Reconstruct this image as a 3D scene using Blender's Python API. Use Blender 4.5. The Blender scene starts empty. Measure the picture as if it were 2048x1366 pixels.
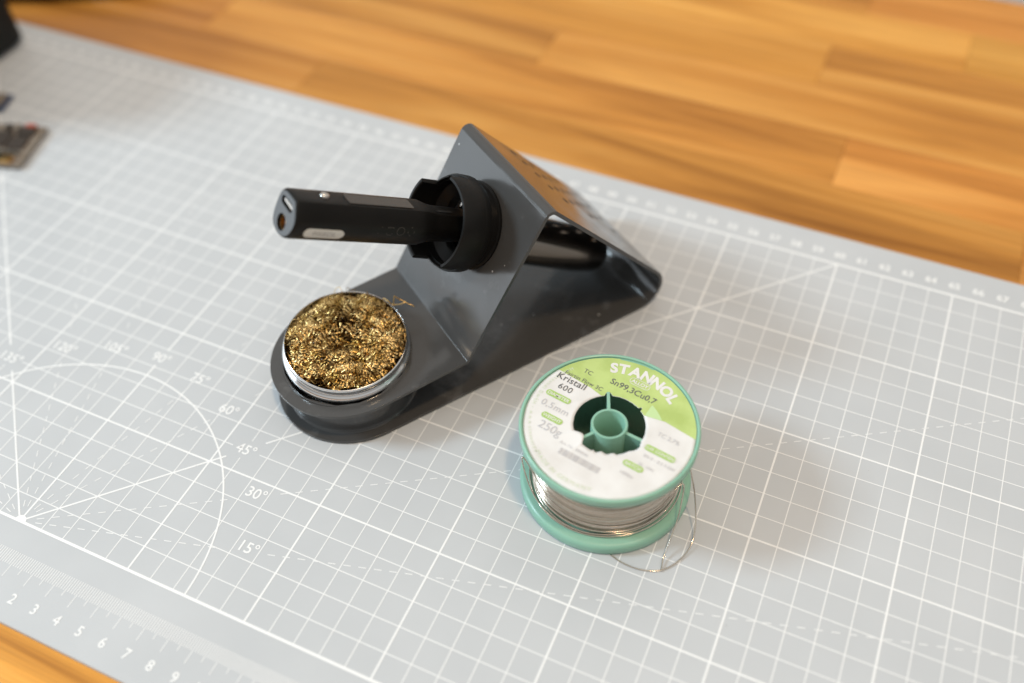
import bpy, bmesh, math, random
from mathutils import Vector, Matrix, noise
from mathutils.geometry import delaunay_2d_cdt
import numpy as np

SC = bpy.context.scene
COL = SC.collection
CM = 0.01
PI = math.pi

# ------------------------------------------------------------------ camera
CAM_POS = Vector((24.859, -8.6436, 31.048))
CAM_TGT = Vector((13.338, 15.1305, 0.0))
ROLL = -0.0403
cz = (CAM_POS - CAM_TGT).normalized()
cx = Vector((0, 0, 1)).cross(cz).normalized()
cy = cz.cross(cx)
rx = math.cos(ROLL) * cx + math.sin(ROLL) * cy
ry = -math.sin(ROLL) * cx + math.cos(ROLL) * cy
cam = bpy.data.cameras.new('camera')
camo = bpy.data.objects.new('camera', cam)
COL.objects.link(camo)
m = Matrix(((rx.x, ry.x, cz.x), (rx.y, ry.y, cz.y), (rx.z, ry.z, cz.z))).to_4x4()
m.translation = CAM_POS * CM
camo.matrix_world = m
cam.sensor_width = 36.0
cam.lens = 1916.1 * 36.0 / 2048.0
cam.clip_start = 0.01
cam.clip_end = 50
cam.dof.use_dof = True
cam.dof.focus_distance = 0.356
cam.dof.aperture_fstop = 3.3
cam.dof.aperture_blades = 0
SC.camera = camo

# ------------------------------------------------------------------ light
world = bpy.data.worlds.new('World')
SC.world = world
world.use_nodes = True
bg = world.node_tree.nodes['Background']
# room light: bright ceiling, dimmer walls
wn_, wl_ = world.node_tree.nodes, world.node_tree.links
wtc = wn_.new('ShaderNodeTexCoord')
wsp = wn_.new('ShaderNodeSeparateXYZ')
wrp = wn_.new('ShaderNodeValToRGB')
wl_.new(wtc.outputs['Generated'], wsp.inputs[0])
wl_.new(wsp.outputs['Z'], wrp.inputs['Fac'])
wrp.color_ramp.elements[0].position = 0.0
wrp.color_ramp.elements[0].color = (0.16, 0.155, 0.15, 1)
wrp.color_ramp.elements[1].position = 0.75
wrp.color_ramp.elements[1].color = (1.0, 0.985, 0.95, 1)
wl_.new(wrp.outputs['Color'], bg.inputs['Color'])
bg.inputs['Strength'].default_value = 0.83


def area_light(name, pos, target, power, color, sx, sy):
    d = bpy.data.lights.new(name, 'AREA')
    d.shape = 'RECTANGLE'
    d.size = sx
    d.size_y = sy
    d.energy = power
    d.color = color
    o = bpy.data.objects.new(name, d)
    COL.objects.link(o)
    o.location = pos
    o.rotation_euler = (Vector(target) - Vector(pos)).to_track_quat('-Z', 'Y').to_euler()
    return o


AIM = Vector((0.16, 0.12, 0.0))
el = math.radians(33)
wd = Vector((-0.94 * math.cos(el), -0.34 * math.cos(el), math.sin(el)))
area_light('window_key', AIM + wd * 3.0, AIM, 58.0, (0.70, 0.88, 1.0), 0.55, 0.55)
wpos = AIM + Vector((-0.965, -0.262, 0.0)) * 3.0 + Vector((0, 0, 0.40))
area_light('window_light', wpos, AIM + Vector((0, 0, 0.05)), 24.0, (0.82, 0.92, 1.0), 2.2, 1.3)
area_light('ceiling_lamp', AIM + Vector((0.22, -0.12, 0.97)).normalized() * 2.2, AIM, 16.0, (1.0, 0.71, 0.43), 0.14, 0.14)

SC.view_settings.view_transform = 'Standard'
SC.view_settings.look = 'None'
SC.view_settings.exposure = 0.0
SC.view_settings.gamma = 1.0
SC.view_settings.use_curve_mapping = False
SC.cycles.max_bounces = 8

rnd = random.Random(7)


# ------------------------------------------------------------------ helpers
def V(x, y, z=0.0):
    return (x * CM, y * CM, z * CM)


def tag(o, label=None, cat=None, group=None, kind=None):
    if label: o['label'] = label
    if cat: o['category'] = cat
    if group: o['group'] = group
    if kind: o['kind'] = kind
    return o


def mesh_obj(name, verts, faces, mat, parent=None, smooth=False, angle=None):
    """verts in centimetres, world frame (or the parent's frame when it is an unmoved Empty)"""
    me = bpy.data.meshes.new(name)
    me.from_pydata([(v[0] * CM, v[1] * CM, v[2] * CM) for v in verts], [], faces)
    me.validate()
    me.update()
    if smooth or angle:
        for p in me.polygons: p.use_smooth = True
    if angle:
        me.set_sharp_from_angle(angle=math.radians(angle))
    o = bpy.data.objects.new(name, me)
    COL.objects.link(o)
    if mat: me.materials.append(mat)
    if parent is not None:
        o.parent = parent
        o.matrix_parent_inverse = Matrix.Identity(4)
        bpy_rel = Vector(parent.location)
        o.location = -bpy_rel if parent.type == 'EMPTY' or parent.location.length > 0 else (0, 0, 0)
    return o


def empty(name, loc=(0, 0, 0)):
    o = bpy.data.objects.new(name, None)
    COL.objects.link(o)
    o.empty_display_size = 0.01
    o.location = (loc[0] * CM, loc[1] * CM, loc[2] * CM)
    return o


class MB:
    def __init__(s):
        s.v, s.f = [], []

    def poly(s, pts):
        b = len(s.v)
        s.v += [tuple(p) for p in pts]
        s.f.append(tuple(range(b, b + len(pts))))

    def add(s, verts, faces):
        b = len(s.v)
        s.v += [tuple(p) for p in verts]
        s.f += [tuple(i + b for i in f) for f in faces]

    def stroke(s, a, b, w, z):
        ax, ay = a; bx, by = b
        dx, dy = bx - ax, by - ay
        l = math.hypot(dx, dy)
        if l < 1e-6: return
        nx, ny = -dy / l * w / 2, dx / l * w / 2
        s.poly([(ax - nx, ay - ny, z), (bx - nx, by - ny, z), (bx + nx, by + ny, z), (ax + nx, ay + ny, z)])

    def box(s, lo, hi, M=None):
        x0, y0, z0 = lo; x1, y1, z1 = hi
        vs = [(x0, y0, z0), (x1, y0, z0), (x1, y1, z0), (x0, y1, z0), (x0, y0, z1), (x1, y0, z1), (x1, y1, z1), (x0, y1, z1)]
        if M is not None: vs = [tuple(M @ Vector(v)) for v in vs]
        s.add(vs, [(0, 3, 2, 1), (4, 5, 6, 7), (0, 1, 5, 4), (1, 2, 6, 5), (2, 3, 7, 6), (3, 0, 4, 7)])

    def build(s, name, mat, parent=None, **k):
        return mesh_obj(name, s.v, s.f, mat, parent, **k)


def lathe(profile, n=96, c=(0, 0), M=None, closed=True, a0=0.0, a1=2 * PI):
    """profile [(r, z)]; closed joins the last profile point to the first"""
    full = abs(a1 - a0 - 2 * PI) < 1e-6
    cols = n if full else n + 1
    vs, fs = [], []
    k = len(profile)
    for i in range(cols):
        a = a0 + (a1 - a0) * i / n
        for r, z in profile:
            p = Vector((c[0] + r * math.cos(a), c[1] + r * math.sin(a), z))
            if M is not None: p = M @ p
            vs.append(tuple(p))
    kk = k if closed else k - 1
    for i in range(n):
        j = (i + 1) % cols
        for q in range(kk):
            q2 = (q + 1) % k
            fs.append((i * k + q, j * k + q, j * k + q2, i * k + q2))
    if not full and closed:
        fs.append(tuple(range(k - 1, -1, -1)))
        fs.append(tuple((cols - 1) * k + q for q in range(k)))
    return vs, fs


def tube(pts, r, sides=8, closed=False, caps=True):
    pts = [Vector(p) for p in pts]
    n = len(pts)
    vs, fs = [], []
    t0 = (pts[1] - pts[0]).normalized()
    up = Vector((0, 0, 1)) if abs(t0.z) < 0.9 else Vector((1, 0, 0))
    nrm = (up - t0 * up.dot(t0)).normalized()
    for i in range(n):
        if closed:
            t = (pts[(i + 1) % n] - pts[i - 1]).normalized()
        else:
            t = (pts[min(i + 1, n - 1)] - pts[max(i - 1, 0)]).normalized()
        nrm = (nrm - t * nrm.dot(t)).normalized()
        b = t.cross(nrm)
        rr = r[i] if isinstance(r, (list, tuple)) else r
        for q in range(sides):
            a = 2 * PI * q / sides
            vs.append(tuple(pts[i] + (nrm * math.cos(a) + b * math.sin(a)) * rr))
    m_ = n if closed else n - 1
    for i in range(m_):
        j = (i + 1) % n
        for q in range(sides):
            q2 = (q + 1) % sides
            fs.append((i * sides + q, i * sides + q2, j * sides + q2, j * sides + q))
    if caps and not closed:
        fs.append(tuple(range(sides - 1, -1, -1)))
        fs.append(tuple((n - 1) * sides + q for q in range(sides)))
    return vs, fs


def spline(pts, n=60):
    """Catmull-Rom through pts"""
    P = [Vector(p) for p in pts]
    P = [P[0] * 2 - P[1]] + P + [P[-1] * 2 - P[-2]]
    out = []
    seg = len(P) - 3
    for i in range(n + 1):
        u = i / n * seg
        k = min(int(u), seg - 1)
        t = u - k
        a, b, c, d = P[k:k + 4]
        out.append(0.5 * ((2 * b) + (c - a) * t + (2 * a - 5 * b + 4 * c - d) * t * t + (3 * b - a - 3 * c + d) * t ** 3))
    return out


def text_geo(body, size, bold=0.0, spacing=1.0, res=4):
    """returns verts(2D), faces, centred on the middle of the text, cap height about 0.7*size"""
    cu = bpy.data.curves.new('tmp', 'FONT')
    cu.body = body
    cu.size = size
    cu.align_x = 'CENTER'
    cu.align_y = 'CENTER'
    cu.offset = bold
    cu.space_character = spacing
    cu.resolution_u = res
    o = bpy.data.objects.new('tmp', cu)
    me = o.to_mesh()
    vs = [(v.co.x, v.co.y) for v in me.vertices]
    fs = [tuple(p.vertices) for p in me.polygons]
    o.to_mesh_clear()
    bpy.data.objects.remove(o)
    bpy.data.curves.remove(cu)
    return vs, fs


_tc = {}


def put_text(mb, body, x, y, z, size, ang=0.0, bold=0.0, spacing=1.0, arc=None, squash=1.0):
    key = (body, size, bold, spacing)
    if key not in _tc: _tc[key] = text_geo(body, size, bold, spacing)
    vs, fs = _tc[key]
    if not vs: return
    my = (min(v[1] for v in vs) + max(v[1] for v in vs)) / 2
    out = []
    ca, sa = math.cos(ang), math.sin(ang)
    for vx, vy in vs:
        vy -= my
        vx *= squash
        out.append((x + vx * ca - vy * sa, y + vx * sa + vy * ca, z))
    mb.add(out, fs)


# ------------------------------------------------------------------ materials
def new_mat(name, color, rough=0.5, metal=0.0, spec=0.5, coat=0.0, coat_rough=0.1):
    mt = bpy.data.materials.new(name)
    mt.use_nodes = True
    b = mt.node_tree.nodes['Principled BSDF']
    b.inputs['Base Color'].default_value = (*color, 1)
    b.inputs['Roughness'].default_value = rough
    b.inputs['Metallic'].default_value = metal
    b.inputs['Specular IOR Level'].default_value = spec
    b.inputs['Coat Weight'].default_value = coat
    b.inputs['Coat Roughness'].default_value = coat_rough
    return mt


def nodes(mt):
    return mt.node_tree.nodes, mt.node_tree.links, mt.node_tree.nodes['Principled BSDF']


def N_(nd, t, **k):
    n = nd.new(t)
    for a, b in k.items(): setattr(n, a, b)
    return n


def add_noise_color(mt, c1, c2, scale, detail=4, lo=0.35, hi=0.65, coord='Object', stretch=None):
    nd, lk, b = nodes(mt)
    tc = nd.new('ShaderNodeTexCoord')
    nz = nd.new('ShaderNodeTexNoise')
    nz.inputs['Scale'].default_value = scale
    nz.inputs['Detail'].default_value = detail
    src = tc.outputs[coord]
    if stretch:
        mp = nd.new('ShaderNodeMapping')
        mp.inputs['Scale'].default_value = stretch
        lk.new(src, mp.inputs['Vector'])
        src = mp.outputs['Vector']
    lk.new(src, nz.inputs['Vector'])
    rp = nd.new('ShaderNodeValToRGB')
    rp.color_ramp.elements[0].position = lo
    rp.color_ramp.elements[1].position = hi
    rp.color_ramp.elements[0].color = (*c1, 1)
    rp.color_ramp.elements[1].color = (*c2, 1)
    lk.new(nz.outputs['Fac'], rp.inputs['Fac'])
    lk.new(rp.outputs['Color'], b.inputs['Base Color'])
    return rp


def add_bump(mt, scale, strength, dist=0.0002, detail=3):
    nd, lk, b = nodes(mt)
    tc = nd.new('ShaderNodeTexCoord')
    nz = nd.new('ShaderNodeTexNoise')
    nz.inputs['Scale'].default_value = scale
    nz.inputs['Detail'].default_value = detail
    lk.new(tc.outputs['Object'], nz.inputs['Vector'])
    bp = nd.new('ShaderNodeBump')
    bp.inputs['Strength'].default_value = strength
    bp.inputs['Distance'].default_value = dist
    lk.new(nz.outputs['Fac'], bp.inputs['Height'])
    if b.inputs['Normal'].is_linked:
        prev = b.inputs['Normal'].links[0].from_socket
        lk.new(prev, bp.inputs['Normal'])
    lk.new(bp.outputs['Normal'], b.inputs['Normal'])
    return bp


def add_rough(mt, scale, r0, r1, detail=5, lo=0.4, hi=0.65):
    nd, lk, b = nodes(mt)
    tc = nd.new('ShaderNodeTexCoord')
    nz = nd.new('ShaderNodeTexNoise')
    nz.inputs['Scale'].default_value = scale
    nz.inputs['Detail'].default_value = detail
    lk.new(tc.outputs['Object'], nz.inputs['Vector'])
    mr = nd.new('ShaderNodeMapRange')
    mr.inputs['From Min'].default_value = lo
    mr.inputs['From Max'].default_value = hi
    mr.inputs['To Min'].default_value = r0
    mr.inputs['To Max'].default_value = r1
    lk.new(nz.outputs['Fac'], mr.inputs['Value'])
    lk.new(mr.outputs['Result'], b.inputs['Roughness'])


# mat vinyl with a few specks
MAT_VINYL = new_mat('grey_vinyl', (0.53, 0.55, 0.565), 0.42, spec=0.4)
add_noise_color(MAT_VINYL, (0.478, 0.505, 0.530), (0.517, 0.543, 0.567), 22, 9, 0.3, 0.7)
add_bump(MAT_VINYL, 1800, 0.18, 0.0001)
add_rough(MAT_VINYL, 25, 0.38, 0.5)
nd, lk, b = nodes(MAT_VINYL)
tc = nd.new('ShaderNodeTexCoord')
vo = nd.new('ShaderNodeTexVoronoi'); vo.inputs['Scale'].default_value = 95
nz = nd.new('ShaderNodeTexNoise'); nz.inputs['Scale'].default_value = 30
lk.new(tc.outputs['Object'], vo.inputs['Vector']); lk.new(tc.outputs['Object'], nz.inputs['Vector'])
m1 = N_(nd, 'ShaderNodeMath', operation='LESS_THAN'); m1.inputs[1].default_value = 0.018
lk.new(vo.outputs['Distance'], m1.inputs[0])
sep = nd.new('ShaderNodeSeparateColor'); lk.new(vo.outputs['Color'], sep.inputs['Color'])
m2 = N_(nd, 'ShaderNodeMath', operation='GREATER_THAN'); m2.inputs[1].default_value = 0.72
lk.new(sep.outputs['Red'], m2.inputs[0])
m3 = N_(nd, 'ShaderNodeMath', operation='MULTIPLY'); lk.new(m1.outputs[0], m3.inputs[0]); lk.new(m2.outputs[0], m3.inputs[1])
m4 = N_(nd, 'ShaderNodeMath', operation='MULTIPLY'); m4.inputs[1].default_value = 0.6; lk.new(m3.outputs[0], m4.inputs[0])
mx = N_(nd, 'ShaderNodeMix', data_type='RGBA')
prev = b.inputs['Base Color'].links[0].from_socket
lk.new(prev, mx.inputs[6]); mx.inputs[7].default_value = (0.16, 0.14, 0.13, 1); lk.new(m4.outputs[0], mx.inputs[0])
lk.new(mx.outputs[2], b.inputs['Base Color'])

MAT_PRINT = new_mat('white_print', (0.80, 0.82, 0.83), 0.45, spec=0.4)
MAT_PRINT_THIN = new_mat('white_print_thin', (0.76, 0.78, 0.79), 0.45, spec=0.4)

# wood staves: colour differs per stave, long grain along x
MAT_WOOD = new_mat('oiled_wood', (0.4, 0.17, 0.04), 0.42, spec=0.35)
nd, lk, b = nodes(MAT_WOOD)
tc = nd.new('ShaderNodeTexCoord')
oi = nd.new('ShaderNodeObjectInfo')
cmb = nd.new('ShaderNodeCombineXYZ')
mm = N_(nd, 'ShaderNodeMath', operation='MULTIPLY'); mm.inputs[1].default_value = 37.0
lk.new(oi.outputs['Random'], mm.inputs[0])
lk.new(mm.outputs[0], cmb.inputs[0]); lk.new(mm.outputs[0], cmb.inputs[1]); lk.new(mm.outputs[0], cmb.inputs[2])
va = N_(nd, 'ShaderNodeVectorMath', operation='ADD')
lk.new(tc.outputs['Object'], va.inputs[0]); lk.new(cmb.outputs[0], va.inputs[1])
mp1 = nd.new('ShaderNodeMapping'); mp1.inputs['Scale'].default_value = (3.4, 46, 46)
lk.new(va.outputs[0], mp1.inputs['Vector'])
n1 = nd.new('ShaderNodeTexNoise'); n1.inputs['Scale'].default_value = 1.0; n1.inputs['Detail'].default_value = 6; n1.inputs['Distortion'].default_value = 0.9
lk.new(mp1.outputs[0], n1.inputs['Vector'])
mp2 = nd.new('ShaderNodeMapping'); mp2.inputs['Scale'].default_value = (25, 900, 900)
lk.new(va.outputs[0], mp2.inputs['Vector'])
n2 = nd.new('ShaderNodeTexNoise'); n2.inputs['Scale'].default_value = 1.0; n2.inputs['Detail'].default_value = 3
lk.new(mp2.outputs[0], n2.inputs['Vector'])
r1 = nd.new('ShaderNodeValToRGB')
els = r1.color_ramp.elements
els[0].position = 0.25; els[0].color = (0.25, 0.095, 0.020, 1)
els[1].position = 0.72; els[1].color = (0.63, 0.325, 0.100, 1)
e_ = els.new(0.48); e_.color = (0.48, 0.215, 0.055, 1)
lk.new(n1.outputs['Fac'], r1.inputs['Fac'])
mr = nd.new('ShaderNodeMapRange'); mr.inputs['From Min'].default_value = 0.3; mr.inputs['From Max'].default_value = 0.7
mr.inputs['To Min'].default_value = 0.86; mr.inputs['To Max'].default_value = 1.08
lk.new(n2.outputs['Fac'], mr.inputs['Value'])
hs = nd.new('ShaderNodeHueSaturation')
lk.new(r1.outputs['Color'], hs.inputs['Color'])
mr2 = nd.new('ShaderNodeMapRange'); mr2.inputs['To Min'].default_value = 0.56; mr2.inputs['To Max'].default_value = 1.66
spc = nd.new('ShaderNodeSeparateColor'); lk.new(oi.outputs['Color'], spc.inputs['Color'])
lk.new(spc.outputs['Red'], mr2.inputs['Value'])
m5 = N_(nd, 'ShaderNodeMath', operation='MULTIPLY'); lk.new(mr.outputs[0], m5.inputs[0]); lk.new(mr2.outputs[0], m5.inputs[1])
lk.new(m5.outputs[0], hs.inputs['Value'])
lk.new(spc.outputs['Green'], hs.inputs['Hue'])
hs.inputs['Saturation'].default_value = 1.05
lk.new(hs.outputs['Color'], b.inputs['Base Color'])
bp = nd.new('ShaderNodeBump'); bp.inputs['Strength'].default_value = 0.12; bp.inputs['Distance'].default_value = 0.0003
lk.new(n2.outputs['Fac'], bp.inputs['Height']); lk.new(bp.outputs[0], b.inputs['Normal'])
MAT_GLUE = new_mat('dark_seam_wood', (0.10, 0.04, 0.012), 0.7)

MAT_WALL = new_mat('white_wall', (0.78, 0.77, 0.75), 0.8)
add_bump(MAT_WALL, 150, 0.2, 0.001)

# grey stove enamel of the stand, with dust and orange peel
MAT_STAND = new_mat('grey_enamel', (0.058, 0.0575, 0.057), 0.3, spec=0.5)
add_bump(MAT_STAND, 40, 0.085, 0.0012, 2)
add_bump(MAT_STAND, 420, 0.035, 0.0002, 2)
add_rough(MAT_STAND, 38, 0.09, 0.26, 6, 0.40, 0.72)
nd, lk, b = nodes(MAT_STAND)
tc = nd.new('ShaderNodeTexCoord')
d1 = nd.new('ShaderNodeTexNoise'); d1.inputs['Scale'].default_value = 45; d1.inputs['Detail'].default_value = 8; d1.inputs['Roughness'].default_value = 0.65
lk.new(tc.outputs['Object'], d1.inputs['Vector'])
dr = nd.new('ShaderNodeMapRange'); dr.inputs['From Min'].default_value = 0.56; dr.inputs['From Max'].default_value = 0.82
dr.inputs['To Max'].default_value = 0.30
lk.new(d1.outputs['Fac'], dr.inputs['Value'])
vo = nd.new('ShaderNodeTexVoronoi'); vo.inputs['Scale'].default_value = 190
lk.new(tc.outputs['Object'], vo.inputs['Vector'])
m1 = N_(nd, 'ShaderNodeMath', operation='LESS_THAN'); m1.inputs[1].default_value = 0.075; lk.new(vo.outputs['Distance'], m1.inputs[0])
sep = nd.new('ShaderNodeSeparateColor'); lk.new(vo.outputs['Color'], sep.inputs['Color'])
m2 = N_(nd, 'ShaderNodeMath', operation='GREATER_THAN'); m2.inputs[1].default_value = 0.84; lk.new(sep.outputs['Red'], m2.inputs[0])
m3 = N_(nd, 'ShaderNodeMath', operation='MULTIPLY'); lk.new(m1.outputs[0], m3.inputs[0]); lk.new(m2.outputs[0], m3.inputs[1])
m4 = N_(nd, 'ShaderNodeMath', operation='MAXIMUM'); lk.new(m3.outputs[0], m4.inputs[0]); lk.new(dr.outputs[0], m4.inputs[1])
mx = N_(nd, 'ShaderNodeMix', data_type='RGBA')
mx.inputs[6].default_value = (0.058, 0.0575, 0.057, 1); mx.inputs[7].default_value = (0.42, 0.42, 0.42, 1)
lk.new(m4.outputs[0], mx.inputs[0]); lk.new(mx.outputs[2], b.inputs['Base Color'])

MAT_BLACK = new_mat('black_plastic', (0.005, 0.0047, 0.0043), 0.45, spec=0.22)
add_bump(MAT_BLACK, 1500, 0.15, 0.0001)
add_rough(MAT_BLACK, 60, 0.38, 0.55)
MAT_TUBE = new_mat('burnished_steel_tube', (0.20, 0.18, 0.16), 0.17, 1.0)
MAT_ENDCAP = new_mat('grey_end_plastic', (0.10, 0.11, 0.12), 0.5)
add_bump(MAT_ENDCAP, 1200, 0.2, 0.0001)
MAT_SCREEN = new_mat('dark_display', (0.03, 0.026, 0.022), 0.16, spec=0.5)
MAT_CAVITY = new_mat('port_cavity', (0.006, 0.006, 0.006), 0.6)
MAT_STEEL = new_mat('bright_steel', (0.62, 0.61, 0.58), 0.28, 1.0)
MAT_GOLD = new_mat('brass_contact', (0.72, 0.46, 0.18), 0.3, 1.0)
MAT_PILL = new_mat('pale_pill_label', (0.62, 0.64, 0.62), 0.35)
MAT_MARK = new_mat('dim_grey_marking', (0.04, 0.034, 0.028), 0.5)
MAT_MARKG = new_mat('grey_ink', (0.35, 0.36, 0.36), 0.5)

MAT_ALU = new_mat('aluminium', (0.80, 0.81, 0.82), 0.24, 1.0)
add_bump(MAT_ALU, 300, 0.08, 0.0002)
add_rough(MAT_ALU, 90, 0.16, 0.34)

MAT_BRASS = new_mat('brass_shavings', (0.66, 0.42, 0.13), 0.34, 1.0)
add_noise_color(MAT_BRASS, (0.40, 0.24, 0.062), (0.83, 0.59, 0.26), 200, 3, 0.36, 0.64)
MAT_BRASS_D = new_mat('shaded_brass', (0.20, 0.10, 0.03), 0.38, 1.0)  # darker brass copy, shade of deeper curls put into its colour
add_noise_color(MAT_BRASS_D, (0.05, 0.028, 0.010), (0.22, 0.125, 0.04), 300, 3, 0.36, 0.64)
MAT_CORE = new_mat('gap_shade_core', (0.035, 0.02, 0.008), 0.6, 0.6)  # near black: shade between the curls is put into the colour
MAT_TINBEAD = new_mat('solder_bead', (0.78, 0.76, 0.72), 0.2, 1.0)

MAT_SPOOL = new_mat('mint_plastic', (0.25, 0.47, 0.365), 0.36, spec=0.5)
nd, lk, b = nodes(MAT_SPOOL)
b.inputs['Subsurface Weight'].default_value = 0.12
b.inputs['Subsurface Radius'].default_value = (0.001, 0.002, 0.0015)
b.inputs['Subsurface Scale'].default_value = 0.6
add_noise_color(MAT_SPOOL, (0.235, 0.455, 0.35), (0.26, 0.485, 0.375), 60, 4)
add_rough(MAT_SPOOL, 70, 0.30, 0.46)
MAT_WHITE = new_mat('label_paper', (0.80, 0.80, 0.79), 0.5)
add_noise_color(MAT_WHITE, (0.66, 0.65, 0.635), (0.74, 0.74, 0.735), 80, 6, 0.3, 0.55)
add_bump(MAT_WHITE, 90, 0.25, 0.0006)
MAT_LIME = new_mat('label_green', (0.40, 0.58, 0.15), 0.5)
add_noise_color(MAT_LIME, (0.39, 0.51, 0.15), (0.49, 0.62, 0.22), 110, 7, 0.3, 0.6)
add_bump(MAT_LIME, 90, 0.25, 0.0006)
MAT_LIMEP = new_mat('label_pale_green', (0.50, 0.68, 0.34), 0.5)
MAT_INK = new_mat('black_ink', (0.11, 0.115, 0.12), 0.6)
MAT_INKF = new_mat('faded_ink', (0.50, 0.505, 0.53), 0.6)
MAT_INKG = new_mat('green_ink', (0.36, 0.54, 0.14), 0.6)
MAT_INKP = new_mat('pale_green_ink', (0.62, 0.70, 0.55), 0.6)
MAT_SOLDER = new_mat('solder_wire', (0.66, 0.59, 0.51), 0.2, 1.0)
add_rough(MAT_SOLDER, 260, 0.10, 0.22)

MAT_PCB = new_mat('dark_board', (0.045, 0.035, 0.028), 0.5)
MAT_PCBB = new_mat('blue_board', (0.02, 0.05, 0.13), 0.4)
MAT_TAN = new_mat('tan_board_edge', (0.20, 0.165, 0.13), 0.6)
MAT_RED = new_mat('red_component', (0.45, 0.09, 0.05), 0.5)
MAT_CASE = new_mat('matt_black_case', (0.008, 0.009, 0.009), 0.6, spec=0.25)

# ------------------------------------------------------------------ worktop (setting)
ZT = -0.3
XL, XR, YB, YF = -60.0, 75.0, -40.0, 51.4
mb = MB()
mb.box((XL, YB, ZT - 3.0), (XR, YF, ZT - 0.06))
worktop = mb.build('worktop', MAT_GLUE)
tag(worktop, kind='structure')
prnd = random.Random(21)
SW = 4.05
ys = [30.75 + SW * k for k in range(-18, 7)]
ends = {0: [23.6, 62.0, -14.2, -48.0], -1: [32.6, -5.5, -40.0, 68], 1: [-25.0, 6.0, 41.0]}
gap = 0.012
for yi, y0 in enumerate(ys):
    y1 = min(y0 + SW, YF)
    y0 = max(y0, YB)
    if y1 - y0 < 0.3: continue
    k = yi - 18
    if k in ends:
        cuts = sorted(ends[k])
    elif k < -6:
        cuts = [-35.0 - k, 48.0 + 2 * k]
    else:
        cuts = []
        x = XL + prnd.uniform(8, 36)
        while x < XR:
            cuts.append(x)
            x += prnd.uniform(45, 75)
    xs = [XL] + [c for c in cuts if XL < c < XR] + [XR]
    for i in range(len(xs) - 1):
        bev = 0.02
        x0, x1 = xs[i] + gap / 2, xs[i + 1] - gap / 2
        a0, a1 = y0 + gap / 2, y1 - gap / 2
        cxm, cym = (x0 + x1) / 2, (a0 + a1) / 2
        hx, hy = (x1 - x0) / 2, (a1 - a0) / 2
        vs = []
        for (ix, z) in ((0, -0.05), (0, -bev), (bev, 0.0)):
            for sx, sy in ((-1, -1), (1, -1), (1, 1), (-1, 1)):
                vs.append((sx * (hx - ix), sy * (hy - ix), z))
        fs = [(8, 9, 10, 11)]
        for lv in (0, 1):
            for q in range(4):
                q2 = (q + 1) % 4
                fs.append((lv * 4 + q, lv * 4 + q2, lv * 4 + 4 + q2, lv * 4 + 4 + q))
        o = mesh_obj('stave', vs, fs, MAT_WOOD)
        o.parent = worktop
        o.location = V(cxm, cym, ZT + prnd.uniform(-0.003, 0.0))
        # tone of the stave: red channel = lightness, green = hue shift
        br_ = prnd.uniform(0.47, 0.63)
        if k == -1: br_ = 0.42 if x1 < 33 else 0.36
        if k == 0: br_ = 0.59 if cxm > 24 else (0.52 if cxm > -14 else 0.42)  # leftmost staves darkened: shadow by the black case painted in
        if k == 1: br_ = 0.52 if cxm > 6 else 0.42  # left staves darkened too, painted shadow
        if k < -6: br_ = 0.90  # near rows lightened: window reflection painted into the wood
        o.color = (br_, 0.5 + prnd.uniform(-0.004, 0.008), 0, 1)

mb = MB()
mb.box((XL - 40, 54.0, -70), (XR + 40, 56.0, 45))
wall = mb.build('wall', MAT_WALL)
tag(wall, kind='structure')

# ------------------------------------------------------------------ cutting mat
mat_root = empty('cutting_mat', (10, 11.7, ZT))
tag(mat_root, 'large grey cutting mat printed with a white centimetre grid, protractor and rulers', 'cutting mat')
MX0, MX1, MY0, MY1 = -38.4, 58.4, -3.35, 26.82


def rounded_rect(x0, x1, y0, y1, r, n=8):
    out = []
    for cxx, cyy, a in ((x1 - r, y1 - r, 0), (x0 + r, y1 - r, 90), (x0 + r, y0 + r, 180), (x1 - r, y0 + r, 270)):
        for i in range(n + 1):
            t = math.radians(a + 90 * i / n)
            out.append((cxx + r * math.cos(t), cyy + r * math.sin(t)))
    return out


ol = rounded_rect(MX0, MX1, MY0, MY1, 0.8)
olI = rounded_rect(MX0 + 0.03, MX1 - 0.03, MY0 + 0.03, MY1 - 0.03, 0.78)
nO = len(ol)
vs = [(x, y, ZT + 0.002) for x, y in ol] + [(x, y, -0.03) for x, y in ol] + [(x, y, 0.0) for x, y in olI]
fs = [tuple(range(2 * nO, 3 * nO))]
for i in range(nO):
    j = (i + 1) % nO
    fs += [(i, j, nO + j, nO + i), (nO + i, nO + j, 2 * nO + j, 2 * nO + i)]
mesh_obj('sheet', vs, fs, MAT_VINYL, mat_root)

ZP = 0.004          # print lies a few hundredths of a millimetre proud
GX0, GX1, GY1 = -35, 55, 25
LBL_R = 8.52
labels = {}
for d in range(15, 180, 15):
    labels[d] = (LBL_R * math.cos(math.radians(d)), LBL_R * math.sin(math.radians(d)))
labels[15] = (8.53, 2.47); labels[30] = (7.52, 4.50)
cut_boxes = [(labels[d][0], labels[d][1], 0.62, 0.42) for d in (45, 90, 135)]


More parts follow.
